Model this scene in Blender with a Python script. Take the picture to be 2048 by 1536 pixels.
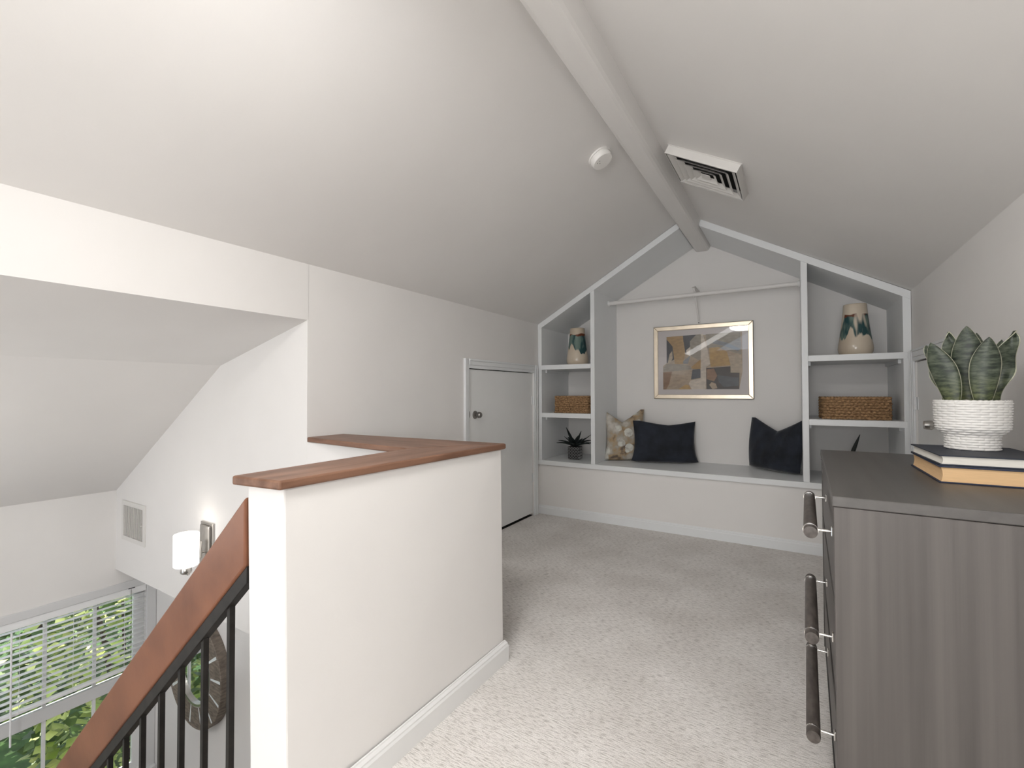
import bpy, math, random
from mathutils import Vector, Matrix
random.seed(7)
S = bpy.context.scene
for o in list(bpy.data.objects): bpy.data.objects.remove(o)
C = S.collection
PI = math.pi

# ------------------------------------------------------------ camera
F, YAW, PIT, ROL = 922.7287, .548625522, .0181160583, -.00225700747
cam = bpy.data.cameras.new('camera'); cam.sensor_width = 36; cam.lens = F/2048*36
cam.clip_start = .02; cam.clip_end = 200
co = bpy.data.objects.new('camera', cam); C.objects.link(co); S.camera = co
fw = Vector((-math.sin(YAW)*math.cos(PIT), math.cos(YAW)*math.cos(PIT), math.sin(PIT)))
r0 = Vector((math.cos(YAW), math.sin(YAW), 0)); u0 = r0.cross(fw)
rt = r0*math.cos(ROL)+u0*math.sin(ROL); up = u0*math.cos(ROL)-r0*math.sin(ROL)
M = Matrix((rt, up, -fw)).transposed().to_4x4(); M.translation = (0, 0, 1.3)
co.matrix_world = M
# ------------------------------------------------------------ world, sun, added window light, exposure
w = bpy.data.worlds.new('sky'); S.world = w; w.use_nodes = True
nt = w.node_tree; bg = nt.nodes['Background']
bg.inputs[0].default_value = (.80, .88, 1, 1); bg.inputs[1].default_value = 2.4
sun = bpy.data.lights.new('sun', 'SUN'); sun.energy = 8; sun.angle = .01; sun.color = (1, .95, .85)
so = bpy.data.objects.new('sun', sun); C.objects.link(so)
so.rotation_euler = Vector((.36, -.22, -.88)).to_track_quat('-Z', 'Y').to_euler()
def area(name, loc, aim, sx, sy, power, col=(1, 1, 1)):
    l = bpy.data.lights.new(name, 'AREA'); l.shape = 'RECTANGLE'; l.size = sx; l.size_y = sy
    l.energy = power; l.color = col
    o = bpy.data.objects.new(name, l); C.objects.link(o); o.location = loc
    o.rotation_euler = (Vector(aim)-Vector(loc)).to_track_quat('-Z', 'Y').to_euler()
    return o
area('added_gable_light', (-.10, -2.93, 1.35), (-.10, 0, 1.25), 1.3, 1.2, 62, (1, .99, .975))  # fill light added behind the viewpoint, set in the added gable opening
# added light for an unseen roof window in the left ceiling slope
area('added_roof_light', (-1.62, -1.05, 2.43), (-1.62+.565, -1.05, 1.43), .70, 1.1, 9, (1, .99, .98))
S.view_settings.view_transform = 'Standard'; S.view_settings.look = 'None'
S.view_settings.exposure = .06; S.view_settings.gamma = 1; S.view_settings.use_curve_mapping = False

# ------------------------------------------------------------ materials
def mat(name, col, rough=.6, metal=0, var=0, vscale=8, stretch=(1, 1, 1), bump=0, bscale=60, spec=.5, col2=None, detail=4, sheen=0, ramp=(.35, .65), obj=True):
    m = bpy.data.materials.new(name); m.use_nodes = True
    n = m.node_tree.nodes; L = m.node_tree.links; b = n['Principled BSDF']
    b.inputs['Base Color'].default_value = (*col, 1); b.inputs['Roughness'].default_value = rough
    b.inputs['Metallic'].default_value = metal; b.inputs['Specular IOR Level'].default_value = spec
    if sheen: b.inputs['Sheen Weight'].default_value = sheen; b.inputs['Sheen Roughness'].default_value = .4
    tc = n.new('ShaderNodeTexCoord'); mp = n.new('ShaderNodeMapping'); mp.inputs['Scale'].default_value = stretch
    L.new(tc.outputs['Object' if obj else 'Generated'], mp.inputs[0])
    if var or col2:
        t = n.new('ShaderNodeTexNoise'); t.inputs['Scale'].default_value = vscale; t.inputs['Detail'].default_value = detail
        L.new(mp.outputs[0], t.inputs['Vector'])
        r = n.new('ShaderNodeValToRGB'); r.color_ramp.elements[0].position = ramp[0]; r.color_ramp.elements[1].position = ramp[1]
        c2 = col2 or tuple(c*(1+var) for c in col); c1 = col if col2 else tuple(c*(1-var) for c in col)
        r.color_ramp.elements[0].color = (*c1, 1); r.color_ramp.elements[1].color = (*c2, 1)
        L.new(t.outputs[0], r.inputs[0]); L.new(r.outputs[0], b.inputs['Base Color'])
    if bump:
        t2 = n.new('ShaderNodeTexNoise'); t2.inputs['Scale'].default_value = bscale; t2.inputs['Detail'].default_value = 3
        L.new(mp.outputs[0], t2.inputs['Vector'])
        bp = n.new('ShaderNodeBump'); bp.inputs['Strength'].default_value = bump; bp.inputs['Distance'].default_value = .01
        L.new(t2.outputs[0], bp.inputs['Height']); L.new(bp.outputs[0], b.inputs['Normal'])
    return m
MT = {}
MT['wall'] = mat('wall_paint', (.80, .780, .758), .55, var=.01, vscale=3, bump=.02, bscale=120, spec=.3)
MT['ceil'] = mat('ceiling_paint', (.80, .780, .758), .5, var=.01, vscale=2, bump=.02, bscale=90, spec=.3)
MT['trim'] = mat('trim_paint', (.80, .815, .82), .4, var=.01, vscale=5, bump=.02, bscale=50)
MT['trim_white'] = mat('white_trim', (.82, .82, .81), .35, bump=.01)
MT['door'] = mat('door_paint', (.85, .855, .845), .4, var=.01, vscale=4)
MT['wood'] = mat('stained_wood', (.135, .066, .040), .42, stretch=(5, .7, 5), vscale=5, col2=(.235, .125, .080), bump=.05, bscale=30, detail=6, spec=.4)
MT['wood_x'] = mat('stained_wood_return', (.135, .066, .040), .42, stretch=(.7, 5, 5), vscale=5, col2=(.235, .125, .080), bump=.05, bscale=30, detail=6, spec=.4)
MT['rail'] = mat('rail_wood', (.165, .066, .036), .45, stretch=(1.2, 4, 1.2), vscale=3, col2=(.255, .105, .056), bump=.04, bscale=25, detail=7, spec=.35)
MT['iron'] = mat('black_iron', (.022, .019, .017), .5, metal=.3, var=.3, vscale=20)
MT['dresser'] = mat('grey_stained_oak', (.068, .060, .056), .45, stretch=(12, 12, .22), vscale=3.1, col2=(.130, .117, .108), detail=9, bump=.05, bscale=18, ramp=(.18, .85))
MT['dresser_top'] = mat('grey_stained_top', (.080, .074, .070), .42, stretch=(9, .5, 9), vscale=2.2, col2=(.105, .098, .092), detail=7, bump=.03, bscale=18)
MT['dresser_dark'] = mat('dresser_shadow_gap', (.03, .027, .024), .6)
MT['handle'] = mat('handle_wood', (.065, .054, .048), .45, stretch=(3, 1, 3), vscale=20, col2=(.12, .102, .090))
MT['nickel'] = mat('satin_nickel', (.55, .53, .50), .28, metal=1)
MT['chrome'] = mat('polished_metal', (.85, .83, .80), .12, metal=1)
MT['dark_nickel'] = mat('dark_nickel', (.30, .285, .27), .33, metal=1)
MT['navy'] = mat('navy_velvet', (.010, .0135, .022), .85, var=.5, vscale=9, sheen=.35, bump=.25, bscale=28, detail=5)
MT['book_blue'] = mat('navy_book_cloth', (.014, .022, .055), .6, bump=.1, bscale=300)
MT['book_sheen'] = mat('navy_cloth_grey_sheen', (.03, .033, .04), .6, col2=(.012, .022, .055), vscale=1.5)  # grey share is a reflection painted into the navy cover
MT['page_white'] = mat('white_pages', (.80, .77, .70), .8, stretch=(1, 1, 60), vscale=14, var=.06)
MT['page_cream'] = mat('cream_pages', (.78, .52, .28), .8, stretch=(1, 1, 60), vscale=14, var=.06)
MT['ceramic'] = mat('white_ceramic', (.82, .80, .77), .25)
MT['pebble'] = mat('pale_pebble', (.62, .58, .53), .7, var=.2, vscale=30)
MT['soil'] = mat('dark_soil', (.03, .025, .02), .9)
MT['succulent'] = mat('dark_succulent', (.016, .024, .022), .5, var=.4, vscale=14)
MT['black_pot'] = mat('black_pot', (.012, .012, .013), .4)
MT['pot_line'] = mat('pot_raised_line', (.32, .32, .32), .4)
MT['frame_gold'] = mat('champagne_frame', (.80, .70, .56), .33, metal=.75, var=.06, vscale=12)
MT['frame_edge'] = mat('frame_dark_edge', (.08, .06, .04), .5)
MT['mat_board'] = mat('mat_board', (.62, .58, .57), .8)
MT['plastic'] = mat('white_plastic', (.88, .86, .83), .35)
MT['vent'] = mat('vent_white_metal', (.72, .70, .67), .4)
MT['vent_dark'] = mat('duct_black', (.006, .006, .006), .8)
MT['slat'] = mat('blind_slat', (.90, .90, .90), .4)
MT['grey_trim'] = mat('window_trim', (.70, .70, .70), .45)
MT['mirror'] = mat('mirror_glass', (.86, .90, .91), .03, metal=1)
MT['mirror_strip'] = mat('mirror_strip', (.86, .90, .92), .25, metal=.15)  # bright reflection of the strips is put into this pale colour
MT['mirror_wood'] = mat('weathered_wood', (.115, .092, .072), .6, stretch=(3, 3, 12), vscale=6, col2=(.22, .18, .145), bump=.1, bscale=40)
MT['grass'] = mat('lawn', (.04, .09, .02), .9, var=.4, vscale=5)
MT['bark'] = mat('bark', (.07, .05, .035), .9, var=.3, vscale=20)
MT['stair'] = mat('stair_carpet', (.52, .49, .45), .95, var=.1, vscale=60, bump=.4, bscale=200)
MT['lower_floor'] = mat('lower_floor_wood', (.42, .34, .26), .5, stretch=(1, 8, 1), vscale=4, var=.2)

def carpet():
    m = bpy.data.materials.new('loop_carpet'); m.use_nodes = True
    n = m.node_tree.nodes; L = m.node_tree.links; b = n['Principled BSDF']
    b.inputs['Roughness'].default_value = .95; b.inputs['Specular IOR Level'].default_value = .1
    tc = n.new('ShaderNodeTexCoord')
    def noise(sc, stretch, det=3):
        mp = n.new('ShaderNodeMapping'); mp.inputs['Scale'].default_value = stretch; L.new(tc.outputs['Object'], mp.inputs[0])
        t = n.new('ShaderNodeTexNoise'); t.inputs['Scale'].default_value = sc; t.inputs['Detail'].default_value = det
        L.new(mp.outputs[0], t.inputs['Vector']); return t.outputs[0]
    row = noise(72, (.45, 2.7, 1), 4); fine = noise(260, (1, 1.3, 1), 2); big = noise(2.6, (1, 1, 1), 3)
    r1 = n.new('ShaderNodeValToRGB'); e = r1.color_ramp.elements
    e[0].position = .30; e[0].color = (.50, .468, .438, 1); e[1].position = .52; e[1].color = (.85, .82, .79, 1)
    L.new(row, r1.inputs[0])
    r2 = n.new('ShaderNodeValToRGB'); e = r2.color_ramp.elements
    e[0].position = .3; e[0].color = (.82, .82, .82, 1); e[1].position = .62; e[1].color = (1.04, 1.04, 1.04, 1)
    L.new(fine, r2.inputs[0])
    r3 = n.new('ShaderNodeValToRGB'); e = r3.color_ramp.elements
    e[0].position = .35; e[0].color = (.90, .89, .88, 1); e[1].position = .62; e[1].color = (1.03, 1.03, 1.03, 1)
    L.new(big, r3.inputs[0])
    def mul(a, c):
        x = n.new('ShaderNodeMix'); x.data_type = 'RGBA'; x.blend_type = 'MULTIPLY'; x.inputs[0].default_value = 1
        L.new(a, x.inputs[6]); L.new(c, x.inputs[7]); return x.outputs[2]
    L.new(mul(mul(r1.outputs[0], r2.outputs[0]), r3.outputs[0]), b.inputs['Base Color'])
    bp = n.new('ShaderNodeBump'); bp.inputs['Strength'].default_value = .5; bp.inputs['Distance'].default_value = .006
    L.new(row, bp.inputs['Height'])
    bp2 = n.new('ShaderNodeBump'); bp2.inputs['Strength'].default_value = .4; bp2.inputs['Distance'].default_value = .003
    L.new(fine, bp2.inputs['Height']); L.new(bp.outputs[0], bp2.inputs['Normal']); L.new(bp2.outputs[0], b.inputs['Normal'])
    return m
MT['carpet'] = carpet()

def glass(name, tint=(1, 1, 1), refl=1.0):
    m = bpy.data.materials.new(name); m.use_nodes = True
    n = m.node_tree.nodes; L = m.node_tree.links; n.remove(n['Principled BSDF'])
    tr = n.new('ShaderNodeBsdfTransparent'); tr.inputs[0].default_value = (*tint, 1)
    gl = n.new('ShaderNodeBsdfGlossy'); gl.inputs['Roughness'].default_value = .02
    fr = n.new('ShaderNodeFresnel'); fr.inputs[0].default_value = 1.5
    mx = n.new('ShaderNodeMixShader'); L.new(fr.outputs[0], mx.inputs[0]); L.new(tr.outputs[0], mx.inputs[1]); L.new(gl.outputs[0], mx.inputs[2])
    L.new(mx.outputs[0], n['Material Output'].inputs[0]); return m
MT['glass'] = glass('clear_glass')
def emis(name, col, s):
    m = mat(name, (.9, .88, .85), .3); b = m.node_tree.nodes['Principled BSDF']
    b.inputs['Emission Color'].default_value = (*col, 1); b.inputs['Emission Strength'].default_value = s; return m
MT['globe'] = emis('added_ceiling_diffuser', (1, .98, .955), 50)  # glow of the added ceiling light
MT['added_globe_hall'] = emis('added_pendant_globe', (1, .985, .96), 29)  # glow of the added hall pendant
MT['shade'] = emis('lit_opal_glass', (1, .96, .91), 1.1)

def leaf_snake():
    m = bpy.data.materials.new('snake_leaf'); m.use_nodes = True
    n = m.node_tree.nodes; L = m.node_tree.links; b = n['Principled BSDF']; b.inputs['Roughness'].default_value = .45
    uv = n.new('ShaderNodeUVMap'); sp = n.new('ShaderNodeSeparateXYZ'); L.new(uv.outputs[0], sp.inputs[0])
    oi = n.new('ShaderNodeObjectInfo')
    mp = n.new('ShaderNodeMapping'); mp.inputs['Scale'].default_value = (1.1, 13, 1); L.new(uv.outputs[0], mp.inputs[0])
    ad = n.new('ShaderNodeVectorMath'); L.new(mp.outputs[0], ad.inputs[0])
    sc = n.new('ShaderNodeMath'); sc.operation = 'MULTIPLY'; sc.inputs[1].default_value = 40; L.new(oi.outputs['Random'], sc.inputs[0])
    L.new(sc.outputs[0], ad.inputs[1])
    t = n.new('ShaderNodeTexNoise'); t.inputs['Scale'].default_value = 1.6; t.inputs['Detail'].default_value = 6; t.inputs['Roughness'].default_value = .65
    L.new(ad.outputs[0], t.inputs['Vector'])
    r = n.new('ShaderNodeValToRGB'); e = r.color_ramp.elements
    e[0].position = .38; e[0].color = (.014, .021, .014, 1); e[1].position = .62; e[1].color = (.098, .115, .080, 1)
    x = e.new(.48); x.color = (.043, .058, .036, 1)
    L.new(t.outputs[0], r.inputs[0])
    g = n.new('ShaderNodeValToRGB'); e = g.color_ramp.elements
    e[0].position = .08; e[0].color = (1.15, 1.12, .55, 1); e[1].position = .5; e[1].color = (1, 1, 1, 1); L.new(sp.outputs[1], g.inputs[0])
    mu = n.new('ShaderNodeMix'); mu.data_type = 'RGBA'; mu.blend_type = 'MULTIPLY'; mu.inputs[0].default_value = 1
    L.new(r.outputs[0], mu.inputs[6]); L.new(g.outputs[0], mu.inputs[7])
    # pale margin
    a = n.new('ShaderNodeMath'); a.operation = 'SUBTRACT'; a.inputs[1].default_value = .5; L.new(sp.outputs[0], a.inputs[0])
    ab = n.new('ShaderNodeMath'); ab.operation = 'ABSOLUTE'; L.new(a.outputs[0], ab.inputs[0])
    gt = n.new('ShaderNodeMath'); gt.operation = 'GREATER_THAN'; gt.inputs[1].default_value = .474; L.new(ab.outputs[0], gt.inputs[0])
    mx = n.new('ShaderNodeMix'); mx.data_type = 'RGBA'; L.new(gt.outputs[0], mx.inputs[0]); L.new(mu.outputs[2], mx.inputs[6]); mx.inputs[7].default_value = (.50, .50, .38, 1)
    L.new(mx.outputs[2], b.inputs['Base Color']); return m
MT['snake'] = leaf_snake()

def wicker(name='woven_seagrass'):
    m = mat(name, (.13, .062, .026), .7, vscale=55, col2=(.52, .32, .16), stretch=(1, 1, 2.2), bump=.5, bscale=140, detail=4, ramp=(.3, .66))
    return m
MT['wicker'] = wicker()

def vase_mat(seed):
    m = bpy.data.materials.new('painted_glaze'); m.use_nodes = True
    n = m.node_tree.nodes; L = m.node_tree.links; b = n['Principled BSDF']; b.inputs['Roughness'].default_value = .18
    tc = n.new('ShaderNodeTexCoord'); sp = n.new('ShaderNodeSeparateXYZ'); L.new(tc.outputs['Object'], sp.inputs[0])
    def noise(sc, st, off, det=3):
        mp = n.new('ShaderNodeMapping'); mp.inputs['Scale'].default_value = st; mp.inputs['Location'].default_value = (off, off*1.7, seed)
        L.new(tc.outputs['Object'], mp.inputs[0]); t = n.new('ShaderNodeTexNoise'); t.inputs['Scale'].default_value = sc; t.inputs['Detail'].default_value = det
        L.new(mp.outputs[0], t.inputs['Vector']); return t.outputs[0]
    def math_(op, a, c):
        x = n.new('ShaderNodeMath'); x.operation = op
        for i, q in enumerate((a, c)):
            if isinstance(q, (int, float)): x.inputs[i].default_value = q
            else: L.new(q, x.inputs[i])
        return x.outputs[0]
    def ramp(v, p0, p1):
        r = n.new('ShaderNodeMapRange'); r.inputs[1].default_value = p0; r.inputs[2].default_value = p1; L.new(v, r.inputs[0]); return r.outputs[0]
    def mix(f, a, c):
        x = n.new('ShaderNodeMix'); x.data_type = 'RGBA'; L.new(f, x.inputs[0])
        for i, q in ((6, a), (7, c)):
            if isinstance(q, tuple): x.inputs[i].default_value = (*q, 1)
            else: L.new(q, x.inputs[i])
        return x.outputs[2]
    z = sp.outputs[2]
    drip = noise(9, (1, 1, .28), seed)                  # streaks hanging from the shoulder
    lowz = math_('ADD', math_('MULTIPLY', drip, -.46), .405)   # lower limit of the paint, varies around the body
    m1 = ramp(math_('SUBTRACT', z, lowz), 0, .015)
    m2 = ramp(math_('SUBTRACT', math_('ADD', math_('MULTIPLY', noise(7, (1, 1, .2), seed+3), .07), .315), z), 0, .008)
    gap = ramp(noise(6.5, (1, 1, .12), seed+8), .42, .45)
    mask = math_('MULTIPLY', math_('MULTIPLY', m1, m2), gap)
    teal = mix(ramp(noise(11, (1, 1, .35), seed+5), .45, .55), (.028, .075, .080), (.15, .22, .19))
    top = ramp(math_('ADD', z, math_('MULTIPLY', noise(14, (1, 1, .4), seed+6), .10)), .372, .382)
    paint = mix(top, teal, (.15, .045, .022))
    body = mix(ramp(noise(3, (1, 1, 1), seed+9), .4, .6), (.62, .52, .40), (.70, .61, .49))
    L.new(mix(mask, body, paint), b.inputs['Base Color']); return m

def floral():
    m = bpy.data.materials.new('floral_print'); m.use_nodes = True
    n = m.node_tree.nodes; L = m.node_tree.links; b = n['Principled BSDF']; b.inputs['Roughness'].default_value = .75
    tc = n.new('ShaderNodeTexCoord')
    nz = n.new('ShaderNodeTexNoise'); nz.inputs['Scale'].default_value = 9; nz.inputs['Detail'].default_value = 6; L.new(tc.outputs['Object'], nz.inputs['Vector'])
    r = n.new('ShaderNodeValToRGB'); e = r.color_ramp.elements
    e[0].position = .36; e[0].color = (.13, .10, .08, 1); e[1].position = .66; e[1].color = (.55, .52, .47, 1)
    x = e.new(.44); x.color = (.40, .29, .17, 1); x = e.new(.53); x.color = (.38, .34, .28, 1)
    L.new(nz.outputs[0], r.inputs[0])
    wr = n.new('ShaderNodeVectorMath'); wr.operation = 'ADD'
    ns = n.new('ShaderNodeVectorMath'); ns.operation = 'SCALE'; ns.inputs['Scale'].default_value = .035
    nz2 = n.new('ShaderNodeTexNoise'); nz2.inputs['Scale'].default_value = 22; L.new(tc.outputs['Object'], nz2.inputs['Vector'])
    L.new(nz2.outputs[1], ns.inputs[0]); L.new(tc.outputs['Object'], wr.inputs[0]); L.new(ns.outputs[0], wr.inputs[1])
    v = n.new('ShaderNodeTexVoronoi'); v.inputs['Scale'].default_value = 7.5; L.new(wr.outputs[0], v.inputs['Vector'])
    r2 = n.new('ShaderNodeValToRGB'); e = r2.color_ramp.elements
    e[0].position = .36; e[0].color = (1, 1, 1, 1); e[1].position = .40; e[1].color = (0, 0, 0, 1); L.new(v.outputs['Distance'], r2.inputs[0])
    mx = n.new('ShaderNodeMix'); mx.data_type = 'RGBA'; L.new(r2.outputs[0], mx.inputs[0]); L.new(r.outputs[0], mx.inputs[6])
    pr = n.new('ShaderNodeValToRGB'); e = pr.color_ramp.elements
    e[0].position = .3; e[0].color = (.40, .37, .33, 1); e[1].position = .55; e[1].color = (.66, .66, .60, 1); L.new(nz2.outputs[0], pr.inputs[0])
    L.new(pr.outputs[0], mx.inputs[7]); L.new(mx.outputs[2], b.inputs['Base Color']); return m
MT['floral'] = floral()

def leaf_mat(name, c1, c2):
    m = mat(name, c1, .5, vscale=2.5, col2=c2, detail=3)
    b = m.node_tree.nodes['Principled BSDF']; b.inputs['Subsurface Weight'].default_value = 0
    return m
MT['leaf_a'] = leaf_mat('hedge_leaf_bright', (.26, .38, .06), (.72, .76, .28))
MT['leaf_b'] = leaf_mat('hedge_leaf_dark', (.03, .08, .02), (.16, .26, .06))

# ------------------------------------------------------------ mesh helpers
class MB:
    def __init__(s): s.v = []; s.f = []; s.uv = None; s.mi = None
    def add(s, v, f):
        k = len(s.v); s.v += [tuple(p) for p in v]; s.f += [tuple(i+k for i in q) for q in f]; return s
    def box(s, a, b):
        x0, y0, z0 = a; x1, y1, z1 = b
        return s.add([(x0, y0, z0), (x1, y0, z0), (x1, y1, z0), (x0, y1, z0), (x0, y0, z1), (x1, y0, z1), (x1, y1, z1), (x0, y1, z1)],
                     [(3, 2, 1, 0), (4, 5, 6, 7), (0, 1, 5, 4), (1, 2, 6, 5), (2, 3, 7, 6), (3, 0, 4, 7)])
    def hexa(s, p):  # 8 corners: bottom ring then top ring, counter-clockwise seen from above
        return s.add(p, [(3, 2, 1, 0), (4, 5, 6, 7), (0, 1, 5, 4), (1, 2, 6, 5), (2, 3, 7, 6), (3, 0, 4, 7)])
    def prism(s, pts, axis, a, b):  # 2D outline extruded along an axis
        def P(p, t):
            return {'x': (t, p[0], p[1]), 'y': (p[0], t, p[1]), 'z': (p[0], p[1], t)}[axis]
        n = len(pts); v = [P(p, a) for p in pts]+[P(p, b) for p in pts]
        f = [tuple(range(n-1, -1, -1)), tuple(range(n, 2*n))]+[(i, (i+1) % n, (i+1) % n+n, i+n) for i in range(n)]
        return s.add(v, f)
    def lathe(s, prof, n=32, c=(0, 0, 0), axis='z', sx=1, sy=1, ring=False):
        v = []
        for r, h in prof:
            for i in range(n):
                a = 2*PI*i/n; x, y = r*math.cos(a)*sx, r*math.sin(a)*sy
                p = {'z': (x, y, h), 'y': (x, h, y), 'x': (h, x, y)}[axis]
                v.append((p[0]+c[0], p[1]+c[1], p[2]+c[2]))
        m = len(prof); f = [(i*n+j, i*n+(j+1) % n, (i+1)*n+(j+1) % n, (i+1)*n+j) for i in range(m-1) for j in range(n)]
        if ring: f += [((m-1)*n+j, (m-1)*n+(j+1) % n, (j+1) % n, j) for j in range(n)]
        else: f += [tuple(range(n-1, -1, -1)), tuple(range((m-1)*n, m*n))]
        return s.add(v, f)
    def tube(s, path, r, n=10, cap=True):
        path = [Vector(p) for p in path]; v = []
        for i, p in enumerate(path):
            d = (path[min(i+1, len(path)-1)]-path[max(i-1, 0)]).normalized()
            a = d.cross(Vector((0, 0, 1)))
            if a.length < 1e-3: a = d.cross(Vector((1, 0, 0)))
            a.normalize(); b = d.cross(a); rr = r[i] if isinstance(r, (list, tuple)) else r
            v += [p+a*rr*math.cos(2*PI*j/n)+b*rr*math.sin(2*PI*j/n) for j in range(n)]
        m = len(path); f = [(i*n+j, i*n+(j+1) % n, (i+1)*n+(j+1) % n, (i+1)*n+j) for i in range(m-1) for j in range(n)]
        if cap: f += [tuple(range(n-1, -1, -1)), tuple(range((m-1)*n, m*n))]
        return s.add(v, f)
def B(a, b): return MB().box(a, b)
def obj(name, mb, m, parent=None, smooth=False, bevel=0, local=False, seg=2):
    v = mb.v
    if parent is not None and not local:
        q = parent
        off = Vector((0, 0, 0))
        while q is not None: off += q.location; q = q.parent
        v = [tuple(Vector(p)-off) for p in v]
    me = bpy.data.meshes.new(name); me.from_pydata(v, [], mb.f)
    mm = m if isinstance(m, list) else [m]
    for x in mm: me.materials.append(MT[x] if isinstance(x, str) else x)
    if mb.mi:
        for p, i in zip(me.polygons, mb.mi): p.material_index = i
    import bmesh
    bm = bmesh.new(); bm.from_mesh(me); bmesh.ops.recalc_face_normals(bm, faces=bm.faces); bm.to_mesh(me); bm.free()
    if mb.uv:
        ul = me.uv_layers.new(name='UVMap')
        for l in me.loops: ul.data[l.index].uv = mb.uv[l.vertex_index]
    o = bpy.data.objects.new(name, me); C.objects.link(o); o.parent = parent
    if smooth:
        for p in me.polygons: p.use_smooth = True
        if smooth != 'all':
            me.set_sharp_from_angle(angle=math.radians(40))
    if bevel:
        b = o.modifiers.new('bevel', 'BEVEL'); b.width = bevel; b.segments = seg; b.limit_method = 'ANGLE'; b.angle_limit = math.radians(40)
    return o
def tag(o, label, cat, group=None, kind=None):
    o['label'] = label; o['category'] = cat
    if group: o['group'] = group
    if kind: o['kind'] = kind
    return o
def thing(name, label, cat, loc, group=None, kind=None, rz=0):
    o = bpy.data.objects.new(name, None); C.objects.link(o); o.location = loc; o.rotation_euler = (0, 0, rz)
    o.empty_display_size = .05
    return tag(o, label, cat, group, kind)
def struct(name, mb, m, label, cat, bevel=0, smooth=False):
    return tag(obj(name, mb, m, bevel=bevel, smooth=smooth), label, cat, kind='structure')
def copy_tree(o, parent=None):
    c = o.copy(); C.objects.link(c); c.parent = parent
    for ch in list(o.children): copy_tree(ch, c)
    return c

# ------------------------------------------------------------ room shell
XL, XR, YF, YB = -2.36, .74, 4.42, 5.09
ZK, KS = 2.035, .565
XRIDGE = -.81; ZR = ZK+KS*(XRIDGE-XL)
Y0 = -3.0; YW = 1.63; YLW = 1.93; XW = -5.0; ZLF = -2.75; ZU = -.212
KO = .602                                   # roof pitch over the stair hall
def zo(x): return 1.748+KO*(x+2.865)

fl = MB(); fl.box((-1.40, Y0, -.22), (XR, 5.2, 0)); fl.box((XL, 1.70, -.22), (-1.40, 5.2, 0)); fl.box((XL-.11, 3.145, -.2), (XL, 4.30, 0)); fl.box((XR, 3.42, -.2), (XR+.1, 4.32, 0))
struct('floor', fl, 'carpet', 'greige loop-pile carpet on the loft floor', 'floor')
struct('ceiling', MB().prism([(XL, ZK), (XRIDGE, ZR), (XRIDGE, ZR+.1), (XL-.02, ZK+.1)], 'y', Y0, 5.2), 'ceil', 'left sloping ceiling plane with the smoke detector', 'ceiling')
struct('ceiling', MB().prism([(XRIDGE, ZR), (XR, ZK+.005), (XR+.02, ZK+.1), (XRIDGE, ZR+.1)], 'y', Y0, 5.2), 'ceil', 'right sloping ceiling plane with the air vent', 'ceiling')
# ridge beam: soft wedge-sided box beam
bm_ = MB().prism([(-.858, 2.755), (-.735, 2.755), (-.715, 2.80), (-.690, 2.87), (-.70, 2.95), (-.92, 2.95), (-.872, 2.80)], 'y', Y0, 5.12)
struct('beam', bm_, 'ceil', 'boxed ridge beam painted like the ceiling', 'beam', bevel=.02)
# left wall (solid past the stairwell) with low door opening
DY0, DY1, DZ = 3.145, 4.300, 1.510
wl = MB(); wl.box((-2.48, YW+.005, ZU), (XL, DY0, ZK+.05)); wl.box((-2.48, DY0, DZ), (XL, DY1, ZK+.05)); wl.box((-2.48, DY1, -.2), (XL, 5.2, ZK+.05))
struct('wall_left', wl, 'wall', 'left knee wall holding the low attic door', 'wall')
hd = MB().prism([(-3.30, zo(-3.30)-.001), (XL, 1.715), (XL, ZK+.06), (-2.40, 2.10), (-3.30, zo(-3.30)+.08)], 'y', Y0, YW+.006)
struct('wall_header', hd, 'wall', 'deep white header over the stairwell opening', 'wall')
# right wall with opening
RY0, RY1 = 3.42, 4.32
wr_ = MB(); wr_.box((XR, Y0, -.2), (XR+.1, RY0, ZK+.06)); wr_.box((XR, RY0, DZ+.01), (XR+.1, RY1, ZK+.06)); wr_.box((XR, RY1, -.2), (XR+.1, 5.2, ZK+.06))
struct('wall_right', wr_, 'wall', 'right knee wall behind the dresser', 'wall')
# back walls
struct('wall_back', MB().prism([(XL-.1, .3), (XR+.1, .3), (XR+.1, ZK+.04), (XRIDGE, ZR+.06), (XL-.1, ZK+.04)], 'y', YB, 5.2), 'wall', 'gable end wall inside the shelving niche', 'wall')
struct('wall_bench', B((XL-.02, YF, -.1), (XR+.02, YF+.1, .53)), 'wall', 'low wall under the window-seat style bench', 'wall')
# gable wall behind the camera; its window opening is added for light
wg = MB(); gx0, gx1, gz0, gz1 = -.78, .58, .72, 1.98
wg.box((-2.4, Y0-.1, -.2), (gx0, Y0, ZK+.35)); wg.box((gx1, Y0-.1, -.2), (XR+.1, Y0, ZK+.35)); wg.box((gx0, Y0-.1, -.2), (gx1, Y0, gz0)); wg.box((gx0, Y0-.1, gz1), (gx1, Y0, 2.95))
struct('wall_front', wg, 'wall', 'gable wall behind the viewpoint with a window opening added for light', 'wall')
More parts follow.
